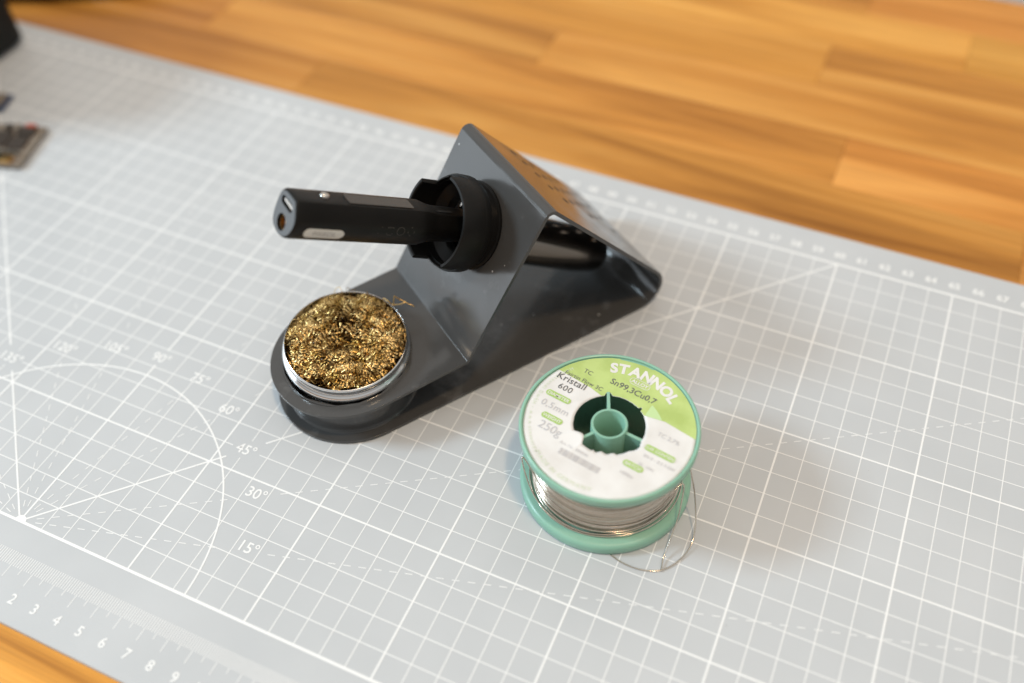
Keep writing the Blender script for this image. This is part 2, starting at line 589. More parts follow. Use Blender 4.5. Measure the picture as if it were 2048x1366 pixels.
def seg_minus_boxes(a, b, boxes):
    segs = [(0.0, 1.0)]
    for bx, by, hw, hh in boxes:
        t0, t1 = 0.0, 1.0
        ok = True
        for p0, p1, lo, hi in ((a[0], b[0], bx - hw, bx + hw), (a[1], b[1], by - hh, by + hh)):
            d = p1 - p0
            if abs(d) < 1e-9:
                if p0 < lo or p0 > hi: ok = False
            else:
                u0, u1 = (lo - p0) / d, (hi - p0) / d
                if u0 > u1: u0, u1 = u1, u0
                t0, t1 = max(t0, u0), min(t1, u1)
        if ok and t1 > t0:
            ns = []
            for s0, s1 in segs:
                if t0 > s0: ns.append((s0, min(s1, t0)))
                if t1 < s1: ns.append((max(s0, t1), s1))
            segs = [s for s in ns if s[1] - s[0] > 1e-4]
    return [((a[0] + (b[0] - a[0]) * s, a[1] + (b[1] - a[1]) * s), (a[0] + (b[0] - a[0]) * e, a[1] + (b[1] - a[1]) * e)) for s, e in segs]


thin = MB()
bold = MB()
for x in range(GX0, GX1 + 1):
    tgt, w, z = (bold, 0.072, ZP + 0.001) if x % 5 == 0 else (thin, 0.040, ZP)
    if x in (GX0, GX1): w = 0.10
    for a, b_ in seg_minus_boxes((x, 0), (x, GY1), cut_boxes): tgt.stroke(a, b_, w, z)
for y in range(0, GY1 + 1):
    tgt, w, z = (bold, 0.072, ZP + 0.0015) if y % 5 == 0 else (thin, 0.040, ZP + 0.0005)
    if y in (0, GY1): w = 0.105
    for a, b_ in seg_minus_boxes((GX0, y), (GX1, y), cut_boxes): tgt.stroke(a, b_, w, z)
thin.build('thin_grid_line_print', MAT_PRINT_THIN, mat_root)
bold.build('bold_grid_line_print', MAT_PRINT, mat_root)

pro = MB()
for d in (45, 135):
    c, s = math.cos(math.radians(d)), math.sin(math.radians(d))
    pro.stroke((0.2 * c, 0.2 * s), (7.72 * c, 7.72 * s), 0.068, ZP + 0.002)
    R = 25 / s
    pro.stroke((9.28 * c, 9.28 * s), (R * c, R * s), 0.068, ZP + 0.002)
na = 160
for i in range(na):
    a0, a1 = PI * i / na, PI * (i + 1) / na
    ro, ri = 7.5 + 0.034, 7.5 - 0.034
    pro.poly([(ri * math.cos(a0), ri * math.sin(a0), ZP + 0.0025), (ro * math.cos(a0), ro * math.sin(a0), ZP + 0.0025),
              (ro * math.cos(a1), ro * math.sin(a1), ZP + 0.0025), (ri * math.cos(a1), ri * math.sin(a1), ZP + 0.0025)])
pro.poly([(0, 0, ZP + 0.003)] + [(0.24 * math.cos(PI * i / 20), 0.24 * math.sin(PI * i / 20), ZP + 0.003) for i in range(21)])
pro.build('protractor_print', MAT_PRINT, mat_root)
dash = MB()
for d in (15, 30, 60, 75, 105, 120, 150, 165):
    c, s = math.cos(math.radians(d)), math.sin(math.radians(d))
    lim = min(24.9 / s, 54.8 / abs(c) if c > 0 else 34.8 / abs(c))
    r = 0.62
    while r + 0.28 < lim:
        if not (7.75 < r < 9.2):
            dash.stroke((r * c, r * s), ((r + 0.28) * c, (r + 0.28) * s), 0.036, ZP + 0.0022)
        r += 0.565
dash.build('dashed_angle_line_print', MAT_PRINT_THIN, mat_root)

def numeral(txt, x, y, size, bold_):
    nb = MB()
    put_text(nb, txt, x, y, ZP + 0.003, size, bold=bold_)
    nb.build('numeral', MAT_PRINT, mat_root)


for d, (lx, ly) in labels.items(): numeral('%d°' % d, lx, ly, 0.62, 0.006)
for k in range(1, 12): numeral(str(k), k, -2.52, 0.52, 0.008)
for k in range(8, 72): numeral(str(k), k - 35, 25.62, 0.50, 0.010)
rul = MB()
for k in range(-340, 541):
    x = k / 10
    if k % 10 == 0: y1 = -2.0
    elif k % 5 == 0: y1 = -1.74
    else: y1 = -1.54
    rul.stroke((x, -1.02), (x, y1), 0.030, ZP)
rul.build('ruler_tick_print', MAT_PRINT_THIN, mat_root)

# ------------------------------------------------------------------ soldering iron stand
SO = Vector((8.245, 10.6, 0))
SE = Vector((0.567, 0.8237, 0)).normalized()
SN = Vector((SE.y, -SE.x, 0))
HW = 3.08


def W(s, t, z):
    return SO + SE * s + SN * t + Vector((0, 0, z))


stand = empty('soldering_iron_stand', (*W(4, 0, 0).xy, 0.0))
tag(stand, 'dark grey bent sheet metal soldering iron stand with perforated rear slope and black socket', 'iron stand')
TH = 0.15
# mid-surface profile (s, z): base tip -> rear fold -> ridge -> front bend -> tongue tip
prof = []
FC, FR = (12.22, 1.14), 1.06          # rear fold
prof.append((-HW, TH / 2 + 0.005))
zb = FC[1] - FR
prof[0] = (-HW, zb)
rear_ang = math.radians(49.3)
a_end = PI / 2 - rear_ang             # radius angle where the straight slope starts
for i in range(0, 19):
    a = -PI / 2 + (a_end + PI / 2) * i / 18
    prof.append((FC[0] + FR * math.cos(a), FC[1] + FR * math.sin(a)))
# straight rear line up to the ridge, filleted corner
RIDGE = (7.62, 8.02)
BEND = (3.78, 1.98)
TIP = (-HW, 1.66)
rs = prof[-1]


def fillet(p0, p1, p2, r, n=10):
    p0, p1, p2 = Vector(p0), Vector(p1), Vector(p2)
    d0, d1 = (p0 - p1).normalized(), (p2 - p1).normalized()
    ang = d0.angle(d1)
    tl = r / math.tan(ang / 2)
    c = p1 + (d0 + d1).normalized() * (r / math.sin(ang / 2))
    a, b_ = p1 + d0 * tl, p1 + d1 * tl
    va, vb = a - c, b_ - c
    aa, ab = math.atan2(va.y, va.x), math.atan2(vb.y, vb.x)
    dlt = (ab - aa + PI) % (2 * PI) - PI
    return [(c.x + r * math.cos(aa + dlt * i / n), c.y + r * math.sin(aa + dlt * i / n)) for i in range(n + 1)]


prof += fillet(rs, RIDGE, BEND, 0.27)
i_rear = 20
prof += fillet(RIDGE, BEND, TIP, 0.14, 8)
prof.append(TIP)
us = [0.0]
for i in range(1, len(prof)):
    us.append(us[-1] + math.hypot(prof[i][0] - prof[i - 1][0], prof[i][1] - prof[i - 1][1]))
UT = us[-1]


def prof_at(u):
    u = min(max(u, 0), UT)
    for i in range(1, len(us)):
        if u <= us[i] + 1e-9:
            f = (u - us[i - 1]) / (us[i] - us[i - 1])
            return prof[i - 1][0] + (prof[i][0] - prof[i - 1][0]) * f, prof[i - 1][1] + (prof[i][1] - prof[i - 1][1]) * f
    return prof[-1]


u_rear_start, u_ridge0 = us[19], us[20]      # end of fold arc .. start of ridge fillet
u_ridge1 = us[30]
u_bend0 = us[31]
u_bend1 = us[39]
u_ridge = (us[20] + us[30]) / 2
u_tc = UT - HW                                # tongue circle centre
# outline of the unrolled sheet
cut_us = [u for u in us[1:-1]]
out2 = []
for i in range(0, 41):                        # base round end
    a = -PI / 2 - PI * i / 40
    out2.append((HW + HW * math.cos(a), HW * math.sin(a)))
for u in cut_us: out2.append((u, HW))
for i in range(0, 41):
    a = PI / 2 - PI * i / 40
    out2.append((u_tc + HW * math.cos(a), HW * math.sin(a)))
for u in reversed(cut_us): out2.append((u, -HW))
holes2 = [(u_tc, 0.0, 2.55, 72)]
# socket hole in the front face
FC_UP = 4.40                                  # distance of the socket axis above the front bend
u_sock = u_bend0 - FC_UP
holes2.append((u_sock, 0.0, 1.35, 40))
# perforation of the rear slope: rows stepped across
HR = 0.17
perf = []
A1 = (0.86, -0.40)
rows = [((2.55, -2.55), 1), ((2.80, -1.95), 2), ((3.02, -1.18), 5), ((3.12, -0.32), 5), ((3.49, 0.42), 5), ((5.45, 0.40), 3), ((7.2, 0.50), 1)]
for (d0, t0), cnt in rows:
    for k in range(cnt):
        perf.append((d0 + A1[0] * k, t0 + A1[1] * k))
for d_, t_ in perf:
    u_ = u_ridge - d_
    if u_ > u_rear_start + 0.3 and abs(t_) < HW - 0.3 and u_ < u_ridge0 - 0.3:
        holes2.append((u_, t_, HR, 16))
pts2 = [Vector(p) for p in out2]
edges2 = [(i, (i + 1) % len(out2)) for i in range(len(out2))]
no1 = len(out2)
# lateral creases
idx_top = {u: 41 + i for i, u in enumerate(cut_us)}
idx_bot = {u: 41 + len(cut_us) + 41 + (len(cut_us) - 1 - i) for i, u in enumerate(cut_us)}
for u in cut_us: edges2.append((idx_top[u], idx_bot[u]))
for hu, ht, hr, hn in holes2:
    b0 = len(pts2)
    for i in range(hn):
        a = 2 * PI * i / hn
        pts2.append(Vector((hu + hr * math.cos(a), ht + hr * math.sin(a))))
    edges2 += [(b0 + i, b0 + (i + 1) % hn) for i in range(hn)]
cv, ce, cf, _, _, _ = delaunay_2d_cdt(pts2, edges2, [], 1, 1e-5)


def inside_sheet(c):
    for hu, ht, hr, _ in holes2:
        if math.hypot(c[0] - hu, c[1] - ht) < hr * 0.97: return False
    if abs(c[1]) > HW: return False
    if c[0] < HW and math.hypot(c[0] - HW, c[1]) > HW: return False
    if c[0] > u_tc and math.hypot(c[0] - u_tc, c[1]) > HW: return False
    return True


faces = []
for f in cf:
    c = (sum(cv[i].x for i in f) / len(f), sum(cv[i].y for i in f) / len(f))
    if inside_sheet(c): faces.append(tuple(f))
verts = []
for p in cv:
    s, z = prof_at(p.x)
    verts.append(W(s, p.y, z))
body = mesh_obj('bent_sheet', verts, faces, MAT_STAND, stand, smooth=True)
md = body.modifiers.new('Solidify', 'SOLIDIFY'); md.thickness = TH * CM; md.offset = 0.0; md.use_even_offset = True
md = body.modifiers.new('Bevel', 'BEVEL'); md.width = 0.025 * CM; md.segments = 2; md.limit_method = 'ANGLE'; md.angle_limit = math.radians(50)
md = body.modifiers.new('WN', 'WEIGHTED_NORMAL'); md.keep_sharp = True

# pressed cup under the tongue that carries the tin
zt0 = 1.66 + (1.98 - 1.66) * (HW / (3.78 + HW)) - TH / 2
cupp = [(2.70, zb + TH / 2 - 0.01), (2.64, zb + TH / 2 + 0.05), (2.60, zb + TH / 2 + 0.2), (2.60, zt0 - 0.14), (2.63, zt0 + 0.0), (2.61, zt0 + 0.10), (2.56, zt0 + 0.10), (2.53, zt0 - 0.1), (2.53, zb + TH / 2 - 0.01)]
v_, f_ = lathe(cupp, 96, (SO.x, SO.y))
mesh_obj('cup_ring', v_, f_, MAT_STAND, stand, angle=40)

# socket (black plastic holder with two prongs), built in its own frame
fv = (Vector((RIDGE[0], RIDGE[1])) - Vector((BEND[0], BEND[1]))).normalized()
UP = (SE * fv.x + Vector((0, 0, fv.y))).normalized()
NF = SN.cross(UP)
if NF.z < 0: NF = -NF
QF = W(BEND[0] + fv.x * FC_UP, 0, BEND[1] + fv.y * FC_UP)
MS = Matrix(((SN.x, UP.x, NF.x, QF.x), (SN.y, UP.y, NF.y, QF.y), (SN.z, UP.z, NF.z, QF.z), (0, 0, 0, 1)))
cS = (-0.08, -0.08)
k0 = TH / 2
sock = MB()
v_, f_ = lathe([(1.30, k0), (1.72, k0), (1.74, k0 + 0.05), (1.74, k0 + 0.12), (1.66, k0 + 0.16), (1.64, 0.62), (1.82, 0.66), (1.86, 0.72), (1.87, 1.10), (1.85, 1.14), (1.66, 1.14), (1.64, 0.8), (1.35, 0.55), (1.30, 0.5)], 96, cS, MS)
sock.add(v_, f_)
sock.build('socket', MAT_BLACK, stand, angle=35)
for a0, a1 in ((-36, 96), (154, 264)):
    v_, f_ = lathe([(1.665, 1.0), (1.868, 1.0), (1.872, 1.12), (1.862, 1.95), (1.835, 2.0), (1.74, 2.0), (1.70, 1.95)], 40, cS, MS, True, math.radians(a0), math.radians(a1))
    mesh_obj('socket_prong', v_, f_, MAT_BLACK, stand, angle=35)
for a0, a1 in ((97, 122), (128, 153), (265, 293), (299, 323)):
    v_, f_ = lathe([(1.69, 1.1), (1.80, 1.1), (1.78, 1.30), (1.72, 1.32)], 8, cS, MS, True, math.radians(a0), math.radians(a1))
    mesh_obj('socket_tab', v_, f_, MAT_BLACK, stand, angle=35)
# guide tube behind the face, hanging a little lower than the socket axis
TA = math.radians(3.5)
QT = QF - UP * 0.25
NT = (NF * math.cos(TA) + UP * math.sin(TA)).normalized()
UT_ = NT.cross(SN)
if UT_.z < 0: UT_ = -UT_
MT = Matrix(((SN.x, UT_.x, NT.x, QT.x), (SN.y, UT_.y, NT.y, QT.y), (SN.z, UT_.z, NT.z, QT.z), (0, 0, 0, 1)))
v_, f_ = lathe([(0.95, 0.3), (1.08, 0.25), (1.10, -0.2), (1.08, -0.4), (1.02, -5.8), (0.94, -6.9), (0.84, -7.2), (0.66, -7.3), (0.6, -7.2), (0.85, -6.6)], 64, (0, 0), MT)
mesh_obj('guide_tube', v_, f_, MAT_TUBE, stand, angle=40)

# ------------------------------------------------------------------ soldering iron
DR = math.radians(2.0)
AX = (NF * math.cos(DR) - UP * math.sin(DR)).normalized()
AW = AX.cross(SN)
if AW.z < 0: AW = -AW
IB = QF + UP * -0.13 + NF * 0.6
IL = 7.55
IE = IB + AX * IL
iron = empty('soldering_iron', tuple(IB))
tag(iron, 'black pen-shaped soldering iron handle resting in the socket of the metal stand', 'soldering iron')
sec = [(-0.66, 0.58), (-0.56, 0.70), (-0.30, 0.775), (0.30, 0.80), (0.44, 0.775), (0.68, 0.40), (0.78, 0.20), (0.80, 0.0), (0.76, -0.22), (0.66, -0.45), (0.48, -0.66), (0.25, -0.79), (0.0, -0.85), (-0.25, -0.85), (-0.5, -0.79), (-0.67, -0.64), (-0.74, -0.42), (-0.76, -0.15), (-0.76, 0.2), (-0.74, 0.42)]
# soften corners by one round of corner cutting, keeping the top edges crisp
secs = []
for i in range(len(sec)):
    a, b_ = Vector(sec[i]), Vector(sec[(i + 1) % len(sec)])
    secs += [tuple(a * 0.8 + b_ * 0.2), tuple(a * 0.2 + b_ * 0.8)]
nsec = len(secs)
levels = [(0.0, 0.90), (0.03, 0.955), (0.08, 0.985), (0.16, 1.0), (0.8, 1.0), (2.0, 1.0), (3.5, 1.0), (5.0, 1.0), (5.35, 0.985), (5.75, 0.84), (6.0, 0.80), (7.4, 0.76), (8.6, 0.60), (10.5, 0.45)]


def IW(d, t, w):
    return IE - AX * d + SN * t + AW * w


vs, fs = [], []
for d, sc in levels:
    for t, w in secs: vs.append(IW(d, t * sc, w * sc))
for l in range(len(levels) - 1):
    for q in range(nsec):
        q2 = (q + 1) % nsec
        fs.append((l * nsec + q, l * nsec + q2, (l + 1) * nsec + q2, (l + 1) * nsec + q))
fs.append(tuple((len(levels) - 1) * nsec + q for q in range(nsec)))
mesh_obj('handle', vs, fs, MAT_BLACK, iron, angle=24)
# end face with two openings
USB = [( -0.07 + x, 0.36 + y) for x, y in rounded_rect(-0.42, 0.42, -0.145, 0.145, 0.14, 5)]
JK = [(-0.04 + 0.30 * math.cos(2 * PI * i / 32), -0.34 + 0.30 * math.sin(2 * PI * i / 32)) for i in range(32)]
outl = [(t * 0.905, w * 0.905) for t, w in secs]
pp = [Vector(p) for p in outl + USB + JK]
n0, n1_, n2_ = len(outl), len(USB), len(JK)
ee = [(i, (i + 1) % n0) for i in range(n0)] + [(n0 + i, n0 + (i + 1) % n1_) for i in range(n1_)] + [(n0 + n1_ + i, n0 + n1_ + (i + 1) % n2_) for i in range(n2_)]
cv, ce, cf, _, _, _ = delaunay_2d_cdt(pp, ee, [], 1, 1e-6)


def in_poly(p, poly):
    c = False
    j = len(poly) - 1
    for i in range(len(poly)):
        xi, yi = poly[i]; xj, yj = poly[j]
        if (yi > p[1]) != (yj > p[1]) and p[0] < (xj - xi) * (p[1] - yi) / (yj - yi) + xi: c = not c
        j = i
    return c


fcs = []
for f in cf:
    c = (sum(cv[i].x for i in f) / 3, sum(cv[i].y for i in f) / 3)
    if in_poly(c, outl) and not in_poly(c, USB) and not in_poly(c, JK): fcs.append(tuple(f))
mesh_obj('end_cap', [IW(-0.004, p.x, p.y) for p in cv], fcs, MAT_ENDCAP, iron)
for nm, loop, dep in (('charging_port', USB, 0.5), ('power_jack', JK, 0.7)):
    n_ = len(loop)
    vs = [IW(-0.004, *p) for p in loop] + [IW(dep, *p) for p in loop]
    fs = [(i, (i + 1) % n_, n_ + (i + 1) % n_, n_ + i) for i in range(n_)] + [tuple(range(n_, 2 * n_))]
    prt = mesh_obj(nm, vs, fs, MAT_CAVITY, iron)
    if nm == 'charging_port':
        lp = [(-0.07 + x, 0.36 + y) for x, y in rounded_rect(-0.33, 0.33, -0.05, 0.05, 0.04, 3)]
        n_ = len(lp)
        vs = [IW(0.06, *p) for p in lp] + [IW(0.48, *p) for p in lp]
        fs = [(i, (i + 1) % n_, n_ + (i + 1) % n_, n_ + i) for i in range(n_)] + [tuple(range(n_))]
        o = mesh_obj('tongue_contact', vs, fs, MAT_STEEL); o.parent = prt; o.location = (0, 0, 0)
    else:
        pr = []
        v_, f_ = lathe([(0.23, 0.10), (0.26, 0.10), (0.26, 0.6), (0.23, 0.6)], 32)
        vs = [IW(z, -0.04 + x, -0.34 + y) for x, y, z in v_]
        o = mesh_obj('brass_sleeve', vs, f_, MAT_GOLD, None, angle=40); o.parent = prt; o.location = (0, 0, 0)
        v_, f_ = lathe([(0.0, 0.15), (0.05, 0.16), (0.07, 0.2), (0.07, 0.65), (0, 0.65)], 16)
        vs = [IW(z, -0.04 + x, -0.34 + y) for x, y, z in v_]
        o = mesh_obj('centre_pin', vs, f_, MAT_GOLD, None, angle=40); o.parent = prt; o.location = (0, 0, 0)


def side_pt(d, w, lift):
    """point on the camera-side flank of the handle at height w"""
    best = None
    for i in range(nsec):
        a, b_ = secs[i], secs[(i + 1) % nsec]
        if (a[1] - w) * (b_[1] - w) <= 0 and (a[0] + b_[0]) > 0 and abs(a[1] - b_[1]) > 1e-6:
            f = (w - a[1]) / (b_[1] - a[1])
            t = a[0] + (b_[0] - a[0]) * f
            if best is None or t > best: best = t
    return IW(d, best + lift, w)


# pale pill plate with engraved lettering on the flank
PL = rounded_rect(-0.76, 0.76, -0.20, 0.20, 0.19, 6)
pc = (1.19, -0.20)
rows_w = []
vs = [side_pt(pc[0] + x, pc[1] + y, 0.035) for x, y in PL] + [side_pt(pc[0] + x, pc[1] + y, -0.02) for x, y in PL]
n_ = len(PL)
cen = side_pt(pc[0], pc[1], 0.04)
vs.append(cen)
fs = [(2 * n_, i, (i + 1) % n_) for i in range(n_)] + [(i, n_ + i, n_ + (i + 1) % n_, (i + 1) % n_) for i in range(n_)]
pill = mesh_obj('pill_plate', vs, fs, MAT_PILL, iron, angle=40)
tv, tf = text_geo('PINECIL', 0.25, 0.0, 1.05)
o = mesh_obj('engraved_lettering', [side_pt(pc[0] + x, pc[1] + y, 0.05) for x, y in tv], tf, MAT_MARKG)
o.parent = pill; o.location = (0, 0, 0)
# faint approval symbols
mk = MB()
for i, d in enumerate((3.35, 3.75, 4.2, 4.65)):
    pts = []
    cw = 0.10
    if i == 0: strokes = [[(-.08, -.14), (.04, .14)]]
    elif i == 1: strokes = [[(-.13, -.13), (.13, .13)], [(-.13, .13), (.13, -.13)], [(-.13, .13), (.13, .13)], [(-.1, -.17), (.1, -.17)]]
    elif i == 2: strokes = [[(.16 * math.cos(a * PI / 6), .16 * math.sin(a * PI / 6)), (.16 * math.cos((a + 1) * PI / 6), .16 * math.sin((a + 1) * PI / 6))] for a in range(12)]
    else: strokes = [[(0, .18), (.15, 0)], [(.15, 0), (0, -.18)], [(0, -.18), (-.15, 0)], [(-.15, 0), (0, .18)]]
    for a, b_ in strokes:
        dx, dy = b_[0] - a[0], b_[1] - a[1]
        l = math.hypot(dx, dy); nx, ny = -dy / l * 0.012, dx / l * 0.012
        mk.poly([side_pt(d + p[0], cw + p[1], 0.006) for p in ((a[0] - nx, a[1] - ny), (b_[0] - nx, b_[1] - ny), (b_[0] + nx, b_[1] + ny), (a[0] + nx, a[1] + ny))])
mk.build('moulded_symbol', MAT_MARK, iron)
# little silver button on the top
v_, f_ = lathe([(0, 0.09), (0.09, 0.085), (0.15, 0.06), (0.17, 0.0), (0.17, -0.1), (0, -0.1)], 24)
mesh_obj('button', [IW(1.25 + x, -0.05 + y * 0.9, 0.80 + z) for x, y, z in v_], f_, MAT_STEEL, iron, angle=50)
# glossy display window on the top face
scr = rounded_rect(-1.35, 1.35, -0.30, 0.30, 0.08, 4)
n_ = len(scr)
vs = [IW(3.4 + x, 0.02 + y, 0.815 + 0.03 * y) for x, y in scr] + [IW(3.4 + x, 0.02 + y, 0.74) for x, y in scr]
mesh_obj('display_window', vs, [tuple(range(n_))] + [(i, n_ + i, n_ + (i + 1) % n_, (i + 1) % n_) for i in range(n_)], MAT_SCREEN, iron)
# recessed slot near the socket
v_ = rounded_rect(-0.35, 0.35, -0.07, 0.07, 0.06, 4)
mesh_obj('grip_slot', [IW(6.3 + x, 0.1 + y, 0.655) for x, y in v_], [tuple(range(len(v_)))], MAT_CAVITY, iron)

# ------------------------------------------------------------------ tin with brass wool
ztop = 2.78
tin = empty('wool_tin', (SO.x, SO.y, zb + TH / 2))
tag(tin, 'round aluminium tin with beaded rim set into the tongue of the stand', 'tin')
zf = zb + TH / 2
zf_t = zf + 0.42
tinp = [(0.0, zf_t), (2.25, zf_t), (2.32, zf_t + 0.06), (2.32, 1.70), (2.42, 1.78), (2.43, 1.98), (2.40, 2.04), (2.47, 2.09), (2.53, 2.17), (2.53, 2.30), (2.47, 2.38), (2.40, 2.43), (2.38, 2.49), (2.40, 2.55), (2.43, 2.61), (2.42, 2.69), (2.415, 2.75), (2.40, ztop), (2.375, ztop + 0.01), (2.35, ztop - 0.01), (2.34, 2.70), (2.31, 2.3), (2.27, zf_t + 0.1), (0.0, zf_t + 0.08)]
MTIN = Matrix.Translation((SO.x + 0.05, SO.y + 0.02, 2.72)) @ Matrix.Rotation(math.radians(6.0), 4, SE) @ Matrix.Translation((-SO.x, -SO.y, -ztop))
chk = MTIN @ (SO + SN * 2.3 + Vector((0, 0, ztop)))
if chk.z > 2.72: MTIN = Matrix.Translation((SO.x + 0.05, SO.y + 0.02, 2.72)) @ Matrix.Rotation(math.radians(-6.0), 4, SE) @ Matrix.Translation((-SO.x, -SO.y, -ztop))
v_, f_ = lathe(tinp, 128, (SO.x, SO.y), MTIN, False)
mesh_obj('can', v_, f_, MAT_ALU, tin, angle=50)

wool = empty('brass_wool', (SO.x, SO.y, zf + 0.1))
tag(wool, 'tangled golden brass wool filling the round aluminium tin', 'brass wool')
wr = random.Random(5)


def wool_h(x, y):
    r = math.hypot(x, y) / 2.2
    h = 2.74 + 0.20 * math.exp(-((r - 0.68) / 0.28) ** 2) - 0.34 * math.exp(-((x - 0.0) ** 2 + (y - 0.1) ** 2) / 0.5) - 1.5 * max(0, r - 0.86)
    h += 0.24 * noise.noise(Vector((x * 1.2, y * 1.2, 3.3))) + 0.20 * noise.noise(Vector((x * 2.9, y * 2.9, 9.1)))
    return h


def ribbon(pts, wdt, wdir, mb_):
    pts = [MTIN @ p for p in pts]
    n = len(pts)
    vs = []
    for i in range(n):
        t = (pts[min(i + 1, n - 1)] - pts[max(i - 1, 0)])
        if t.length < 1e-9: t = Vector((1, 0, 0))
        t.normalize()
        d = wdir(i)
        d = d - t * d.dot(t)
        if d.length < 1e-6: d = Vector((0, 0, 1)) - t * t.z
        d.normalize()
        nn = t.cross(d)
        vs += [pts[i] - d * wdt / 2, pts[i] + nn * wdt * 0.16, pts[i] + d * wdt / 2]
    fs = []
    for i in range(n - 1):
        a = i * 3
        fs += [(a, a + 3, a + 4, a + 1), (a + 1, a + 4, a + 5, a + 2)]
    mb_.add(vs, fs)


def curl(mb_, x, y, depth, turns, rad, pitch, wdt, seg=10, ang=None):
    """one curled shaving lying near the surface at (x, y)"""
    ang = wr.uniform(0, 2 * PI) if ang is None else ang
    tilt = wr.uniform(-0.35, 0.35)
    bend = wr.uniform(-0.9, 0.9)
    n = max(6, int(turns * seg))
    ph = wr.uniform(0, 2 * PI)
    pts = []
    dirs = []
    px, py = x, y
    pz = wool_h(x, y) - depth
    pos = Vector((px, py, pz))
    for i in range(n):
        a = ang + bend * i / n
        ax = Vector((math.cos(a), math.sin(a), tilt)).normalized()
        s1 = Vector((-math.sin(a), math.cos(a), 0))
        s2 = ax.cross(s1)
        th = ph + 2 * PI * turns * i / n
        rr = rad * (1 + 0.2 * math.sin(i * 1.7 + ph))
        p = pos + s1 * math.cos(th) * rr + s2 * math.sin(th) * rr
        r_ = math.hypot(p.x, p.y)
        if r_ > 2.29:
            p.x *= 2.29 / r_; p.y *= 2.29 / r_
        pts.append(Vector((p.x + SO.x, p.y + SO.y, p.z)))
        dirs.append(ax)
        pos += ax * pitch / seg
        target = wool_h(pos.x, pos.y) - depth
        pos.z += (target - pos.z) * 0.15
    ribbon(pts, wdt, lambda i: dirs[i], mb_)


bright, dark = MB(), MB()
for i in range(620):
    r = 2.12 * math.sqrt(wr.random()); a = wr.uniform(0, 2 * PI)
    x, y = r * math.cos(a), r * math.sin(a)
    depth = abs(wr.gauss(0, 0.14)) - 0.05
    cen_d = math.exp(-(x * x + (y - 0.1) ** 2) / 0.8)
    mb_ = dark if depth > 0.14 or wr.random() < 0.08 + 0.45 * cen_d else bright  # deep and many central curls get the copy with painted shade
    curl(mb_, x, y, depth, wr.uniform(1.5, 6.0), wr.uniform(0.10, 0.19), wr.uniform(0.13, 0.22), wr.uniform(0.05, 0.085), 16)
for i in range(60):           # long springs of shavings, mostly round the rim
    a = wr.uniform(0, 2 * PI); r = wr.uniform(1.45, 2.05)
    curl(bright, r * math.cos(a), r * math.sin(a), wr.uniform(-0.08, 0.04), wr.uniform(6, 11), wr.uniform(0.10, 0.16), wr.uniform(0.085, 0.12), wr.uniform(0.04, 0.06), 16, a + PI / 2 + wr.uniform(-0.5, 0.5))
for i in range(190):          # straight slivers
    r = 2.1 * math.sqrt(wr.random()); a = wr.uniform(0, 2 * PI)
    x, y = r * math.cos(a), r * math.sin(a)
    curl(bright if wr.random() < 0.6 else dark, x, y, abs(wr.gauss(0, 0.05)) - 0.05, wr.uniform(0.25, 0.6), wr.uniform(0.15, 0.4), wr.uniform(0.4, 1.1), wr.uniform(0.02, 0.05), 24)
for i in range(60):          # fine hair
    r = 2.15 * math.sqrt(wr.random()); a = wr.uniform(0, 2 * PI)
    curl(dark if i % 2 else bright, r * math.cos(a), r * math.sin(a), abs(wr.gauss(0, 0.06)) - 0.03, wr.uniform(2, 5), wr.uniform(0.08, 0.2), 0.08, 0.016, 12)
o = bright.build('golden_shavings', MAT_BRASS, wool, smooth=True); tag(o, kind='stuff')
o = dark.build('shaded_shavings', MAT_BRASS_D, wool, smooth=True); tag(o, kind='stuff')
# packing below the visible curls, coloured near black for the shade in the gaps
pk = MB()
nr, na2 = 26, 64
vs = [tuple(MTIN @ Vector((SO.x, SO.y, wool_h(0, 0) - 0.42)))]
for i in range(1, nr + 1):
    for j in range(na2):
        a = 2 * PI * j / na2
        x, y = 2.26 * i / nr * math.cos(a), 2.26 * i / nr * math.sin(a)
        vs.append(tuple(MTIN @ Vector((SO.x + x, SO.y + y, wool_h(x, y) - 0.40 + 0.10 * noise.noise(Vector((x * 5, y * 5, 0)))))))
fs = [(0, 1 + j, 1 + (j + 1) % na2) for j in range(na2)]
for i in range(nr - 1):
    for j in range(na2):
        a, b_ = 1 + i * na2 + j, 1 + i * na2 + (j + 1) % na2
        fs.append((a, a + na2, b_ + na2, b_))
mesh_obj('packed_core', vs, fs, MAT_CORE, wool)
# solder beads caught in the wool
bd = MB()
for i in range(16):
    r = 1.7 * math.sqrt(wr.random()); a = wr.uniform(0, 2 * PI)
    x, y = r * math.cos(a), r * math.sin(a)
    rr = wr.uniform(0.025, 0.06)
    v_, f_ = lathe([(0, -rr), (rr * 0.7, -rr * 0.7), (rr, 0), (rr * 0.7, rr * 0.7), (0, rr)], 8, (SO.x + x, SO.y + y), MTIN @ Matrix.Translation((0, 0, wool_h(x, y) + 0.03)), False)
    bd.add(v_, f_)
o = bd.build('solder_speck', MAT_TINBEAD, wool, smooth=True); tag(o, kind='stuff')
# strands that stick out over the rim (stand frame s,t)
def strand(pts, wdt):
    mb_ = MB()
    P = spline([W(*p) for p in pts], 50)
    P = [p + Vector((0.012 * noise.noise(p * 7), 0.012 * noise.noise(p * 7 + Vector((5, 1, 2))), 0.012 * noise.noise(p * 9))) for p in P]
    v_, f_ = tube(P, [wdt * (0.8 + 0.5 * abs(noise.noise(p * 11))) for p in P], 6)
    mb_.add(v_, f_)
    mb_.build('loose_strand', MAT_BRASS, wool, smooth=True)


